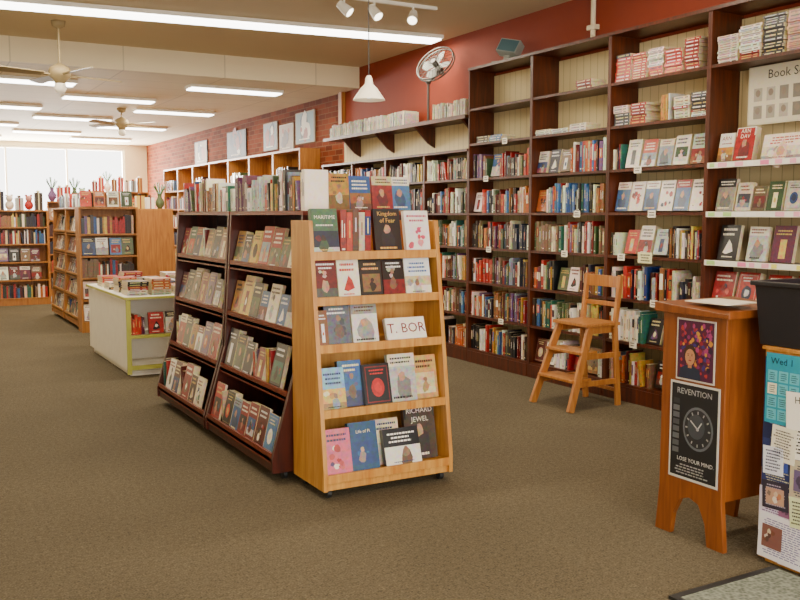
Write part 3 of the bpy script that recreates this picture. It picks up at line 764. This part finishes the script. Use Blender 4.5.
# portrait: shoulders, neck, face, hair, eyes, mouth
p.add([(.02,.01,.007),(.15,.01,.007),(.14,.055,.007),(.105,.072,.007),(.065,.072,.007),(.03,.055,.007)],[(0,1,2,3,4,5)],hx('20283c'),F)
p.quad(.074,.096,.06,.085,.0072,hx('a87050'),F); disc(p,F,.085,.12,.036,.0073,hx('3a2418'),1.35); disc(p,F,.085,.11,.029,.0075,hx('b8805c'),1.3)
for s in (-1,1): disc(p,F,.085+s*.011,.118,.0035,.0078,hx('20140e'),.7); p.quad(.085+s*.011-.006,.085+s*.011+.006,.124,.126,.0078,hx('2a1a10'),F)
p.quad(.083,.087,.103,.114,.0078,hx('98684a'),F); disc(p,F,.085,.095,.009,.0078,hx('8a3030'),.35)
p.obj('photo_placard',[PAPER])
p=MB(); p.box(3.2,3.42,2.74,2.98,1.1,1.105,hx('ece4d0')); p.obj('paper_sheets',[PAPER])
m=MB(); sx0,sx1,sy0,sy1=3.23,3.72,1.95,2.55
m.box(sx0,sx0+.02,sy0,sy1,.02,.93);m.box(sx1-.02,sx1,sy0,sy1,.02,.93);m.box(sx0+.02,sx1-.02,sy1-.02,sy1,.02,.93);m.box(sx0+.02,sx1-.02,sy0,sy0+.02,.02,.93)
m.box(sx0-.01,sx1+.01,sy0-.01,sy1+.01,.93,.945); m.box(sx0+.02,sx1-.02,sy0+.02,sy1-.02,.0,.03)
m.obj('flyer_stand',[OAK],bevel=.002)
m=MB(); F=frame((sx0-.001,sy1-.003,0),NW)
def fl(x,y,w,h,c,z,ttl=None,k=None,rot=0,n=9):
    G=F@T((x,y,z))@RZ(rot); m.box(0,w,0,h,0,.0012,c,G); kk=k or contrast(c)
    if ttl: 
        for i,l in enumerate(ttl.split('|')): m.text(l,w*.17,G@T((w*.5,h*.88-i*w*.2,.003)),kk)
        lines(m,G,w*.08,w*.92,h*.08,h*.45,7,kk,.0022)
    else: lines(m,G,w*.08,w*.92,h*.1,h*.9,n,kk,.0022)
    return G
def pic(G,x0,x1,y0,y1,c):
    m.quad(x0,x1,y0,y1,.003,c,G)
    for i in range(6): blob(m,G,U(x0+.015,x1-.015),U(y0+.015,y1-.015),.012,.0032+i*.0001,mixc(c,random.choice(PAL),.6),1.2)
fl(.0,.42,.34,.48,hx('18244e'),.001,k=hx('6878a8'),n=24)
fl(.1,.02,.4,.42,hx('dcd8e0'),.0008,k=hx('606080'),n=24)
G=fl(.008,.62,.4,.3,hx('1c94b0'),.004,k=hx('1c94b0'))
for i in range(7):
    for j in range(4): m.quad(.012+i*.053,.058+i*.053,.015+j*.055,.062+j*.055,.003,hx('60bccc') if R()<.75 else hx('e4e4c8'),G); lines(m,G,.018+i*.053,.052+i*.053,.02+j*.055,.055+j*.055,4,hx('1a3a44'),.0035)
m.text('Wed 1',.04,G@T((.08,.266,.003)),hx('12303a')); m.text('MAGIC',.034,G@T((.23,.266,.003)),hx('f0f0f0'))
G=fl(.006,.27,.16,.28,hx('283468'),.0055,k=hx('b8b8a0'),n=20); pic(G,.02,.13,.15,.25,hx('3a50a0'))
G=fl(.0,.14,.2,.2,hx('d4cce0'),.0065,k=hx('6a4a7a'),n=16); pic(G,.1,.19,.09,.18,hx('8a5a80'))
G=fl(.0,.03,.27,.2,hx('e4e2e8'),.0085,k=hx('7a70a0'),rot=-.03,n=16); pic(G,.02,.12,.05,.15,hx('7a5048'))
G=fl(.02,.25,.13,.12,hx('302a3a'),.0105,k=hx('a098b0'),rot=.05,n=8); pic(G,.02,.11,.02,.09,hx('b89078'))
fl(.13,.49,.24,.28,hx('f4f1e8'),.012,'Have you|heard|This?',hx('22242c'),.05)
fl(.05,.47,.12,.15,hx('e8e4d0'),.0135,k=hx('504848'),rot=-.06,n=10)
G=fl(.15,.32,.19,.17,hx('c0b498'),.011,k=hx('4a4a5a'),n=12); pic(G,.02,.09,.04,.13,hx('6a5a80'))
fl(.22,.12,.22,.25,hx('f0eef0'),.0095,'Open|Mic',hx('304080'),-.03); fl(.16,.2,.1,.13,hx('d8e0b0'),.0115,k=hx('404040'),rot=.08,n=7)
fl(.02,.4,.1,.12,hx('e0e4f0'),.0145,k=hx('3a3a60'),rot=.04,n=7)
m.obj('taped_flyers',[PAPER])
m=MB()
def tub(x0,x1,y0,y1,z0,z1,tp,t,mi=0):
    def ring(i,z,e): return [(x0+i-e,y0+i-e,z),(x1-i+e,y0+i-e,z),(x1-i+e,y1-i+e,z),(x0+i-e,y1-i+e,z)]
    o=ring(tp,z0,0)+ring(0,z1,0)+ring(0,z1,.015)+ring(0,z1+.02,.015)+ring(t,z1+.02,0)+ring(tp+t,z0+t,0)
    fs=[(3,2,1,0)]
    for k in range(5):
        for i in range(4): fs.append((k*4+i,k*4+(i+1)%4,(k+1)*4+(i+1)%4,(k+1)*4+i))
    fs.append((20,21,22,23)); m.add(o,fs,mi=mi)
tub(sx0-.01,sx1-.02,sy0+.1,sy1+.06,.946,1.2,.02,.008)
m.obj('storage_tub',[BLACK],bevel=.004)

# ---------------------------------------------------------------- ceiling things
def fixture(x,y,L,w,z,rot=0,power=30,lname='fluorescent_lamp'):
    m=MB(); Mx=T((x,y,z))@Matrix.Rotation(rot,4,'Z')
    m.box(-L/2,L/2,-w/2,w/2,-.04,-.001,M=Mx,mi=0)
    m.box(-L/2+.02,L/2-.02,-w/2+.02,w/2-.02,-.055,-.0405,M=Mx,mi=1)
    m.obj('fluorescent_fixture',[WHITE,TUBE])
    l=bpy.data.lights.new(lname,'AREA'); l.shape='RECTANGLE'; l.size=L-.06; l.size_y=w-.05; l.energy=power; l.color=(1,.85,.6)
    o=bpy.data.objects.new(lname,l); o.matrix_world=Mx@T((0,0,-.06)); C.scene.collection.objects.link(o)
p0=Vector((.2,9.05)); p1=Vector((5.26,8.5))
mid=(p0+p1)/2; ang=math.atan2(p1.y-p0.y,p1.x-p0.x)
fixture(mid.x,mid.y,(p1-p0).length,.3,ZC,ang,125)
for y in (5.0,1.2): fixture(2.4,y,4.5,.24,ZC,0,110 if y>2 else 65)
for x,y in ((4.0,11.5),(1.45,11.9),(2.75,13.2),(4.0,14.4),(1.45,14.8),(2.75,16.1),(4.0,17.3),(1.45,17.7),(2.75,19),(4,20.2),(1.45,20.6)):
    fixture(x,y,1.25,.3,ZR,0,44)
FANM=plain('fan_enamel',hx('96845e'),.5)
def fan(x,y,zc,zh,rot):
    m=MB(); m.lathe([(0,0),(.07,0),(.06,-.05),(.02,-.07)],(x,y,zc-.001)); m.cyl((x,y,zh+.08),(x,y,zc-.05),.012)
    m.lathe([(.015,.12),(.05,.1),(.1,.07),(.11,.03),(.1,-.02),(.06,-.05),(.05,-.08),(0,-.08)],(x,y,zh))
    m.lathe([(0,-.18),(.04,-.17),(.06,-.13),(.05,-.081)],(x,y,zh),mi=1)
    for k in range(4):
        Mx=T((x,y,zh+.0))@Matrix.Rotation(rot+k*math.pi/2,4,'Z')@RX(.2)
        m.box(.09,.2,-.015,.015,-.006,.006,M=Mx)
        m.add([(.17,-.05,0),(.6,-.07,0),(.65,-.04,0),(.65,.04,0),(.6,.07,0),(.17,.05,0),(.17,-.05,.008),(.6,-.07,.008),(.65,-.04,.008),(.65,.04,.008),(.6,.07,.008),(.17,.05,.008)],
              [(5,4,3,2,1,0),(6,7,8,9,10,11)]+[(i,(i+1)%6,6+(i+1)%6,6+i) for i in range(6)],M=Mx)
    m.obj('ceiling_fan',[FANM,LAMPW])
fan(1.54,9.66,ZC,2.89,.25); fan(3.2,14.5,ZR,2.9,.6)
m=MB(); x,y,z=3.05,5.87,2.33
m.cyl((x,y,z+.14),(x,y,ZC-.02),.004,mi=1,n=8); m.lathe([(0,0),(.05,0),(.045,-.02),(0,-.03)],(x,y,ZC-.001))
m.lathe([(.015,.17),(.025,.15),(.03,.11),(.06,.08),(.115,.0),(.118,-.005),(.112,-.002),(.055,.07),(0,.09)],(x,y,z)); m.ball((x,y,z+.035),.028,mi=2)
m.obj('pendant_lamp',[LAMPW,DKGREY,BULB])
m=MB(); m.box(3.45,4.5,7.28,7.32,ZC-.03,ZC-.001)
for x,a in ((3.55,.5),(3.85,.2),(4.25,-.4)):
    m.cyl((x,7.3,ZC-.03),(x,7.3,ZC-.09),.01); d=Vector((a,-.5,-.6)).normalized(); c=Vector((x,7.3,ZC-.11)); m.cyl(c-d*.06,c+d*.07,.035,.05); m.cyl(c+d*.0705,c+d*.072,.042,mi=1)
m.obj('track_light',[WHITE,BULB])
# fan on ledge
m=MB(); x,y=5.24,8.66
m.lathe([(0,.03),(.05,.03),(.1,.012),(.11,0),(0,0)],(x,y,2.506)); m.cyl((x,y,2.53),(x,y,2.95),.014,mi=0); m.ball((x,y,2.96),.03)
d=Vector((-.75,-.3,.55)).normalized(); c=Vector((5.12,8.3,3.08)); m.cyl((x,y,2.96),c-d*.1,.016); m.cyl(c+d*-.03,c-d*.12,.055,.035,mi=0)
xx=Vector((0,0,1)).cross(d).normalized(); zz=d.cross(xx)
def ring(rad,off,tr,mi=0,n=28):
    pts=[c+d*off+(xx*math.cos(2*math.pi*i/n)+zz*math.sin(2*math.pi*i/n))*rad for i in range(n)]
    for i in range(n): m.cyl(pts[i],pts[(i+1)%n],tr,n=5,mi=mi)
ring(.22,.0,.008);ring(.22,.035,.008);ring(.13,.06,.003);ring(.06,.068,.003);ring(.13,-.03,.003)
for i in range(24):
    a=2*math.pi*i/24; v=xx*math.cos(a)+zz*math.sin(a); m.cyl(c+d*.07+v*.03,c+d*.03+v*.22,.0025,n=4); m.cyl(c-d*.04+v*.04,c+v*.22,.0025,n=4)
for k in range(4):
    a=k*math.pi/2; v=xx*math.cos(a)+zz*math.sin(a); u=d.cross(v)
    m.add([c+v*.03-u*.02,c+v*.1-u*.06+d*.015,c+v*.17-u*.05+d*.02,c+v*.18+u*.02,c+v*.12+u*.05-d*.01,c+v*.03+u*.02],[(0,1,2,3,4,5)],mi=1)
m.cyl(c,c+d*.075,.03,n=16)
m.obj('pedestal_fan',[plain('fan_cage_metal',hx('4a4844'),.4,.5),plain('fan_blade',hx('9a9c96'),.4)])
m=MB(); Mx=T((5.24,7.2,2.957))@Matrix.Rotation(.5,4,'Z')
m.box(-.09,.09,-.12,.12,0,.012,M=Mx); m.box(-.015,.015,-.03,.03,.012,.07,M=Mx); Mx=Mx@T((0,0,.08))@Matrix.Rotation(.45,4,'Y')@Matrix.Rotation(.25,4,'X'); m.box(-.05,.05,-.11,.11,0.0,.14,M=Mx); m.box(-.053,-.0505,-.1,.1,.01,.13,M=Mx,mi=1)
m.obj('loudspeaker',[plain('speaker_shell',hx('9aa09a'),.5),plain('speaker_grille',hx('4a6a74'),.7)])

# ---------------------------------------------------------------- lights / world
def area(name,loc,rot,sx,sy,e,col):
    l=bpy.data.lights.new(name,'AREA'); l.shape='RECTANGLE'; l.size=sx; l.size_y=sy; l.energy=e; l.color=col
    o=bpy.data.objects.new(name,l); o.location=loc; o.rotation_euler=rot; C.scene.collection.objects.link(o)
area('front_window_daylight',(1.5,YF-.3,1.8),(math.radians(-90),0,math.pi),6,2.4,330,(1,.92,.8))
area('back_window_daylight',(2.95,YB+.3,2.0),(math.radians(-90),0,0),3.8,2.0,1500,(1,.96,.9))
w=bpy.data.worlds.new('daylight'); C.scene.world=w; w.use_nodes=True
bg=w.node_tree.nodes['Background']; bg.inputs[0].default_value=(1,.97,.92,1); bg.inputs[1].default_value=6.0

# ---------------------------------------------------------------- camera
yaw=math.radians(29.4); pit=math.radians(5.4)
Fv=Vector((math.sin(yaw)*math.cos(pit),math.cos(yaw)*math.cos(pit),-math.sin(pit)))
Rv=Vector((math.cos(yaw),-math.sin(yaw),0)); Uv=Rv.cross(Fv)
cam=bpy.data.cameras.new('camera'); cam.lens=40.5; cam.sensor_width=36; cam.clip_start=.05; cam.clip_end=100
co=bpy.data.objects.new('camera',cam); C.scene.collection.objects.link(co)
co.matrix_world=Matrix(((Rv.x,Uv.x,-Fv.x,0),(Rv.y,Uv.y,-Fv.y,0),(Rv.z,Uv.z,-Fv.z,1.5),(0,0,0,1)))
C.scene.camera=co
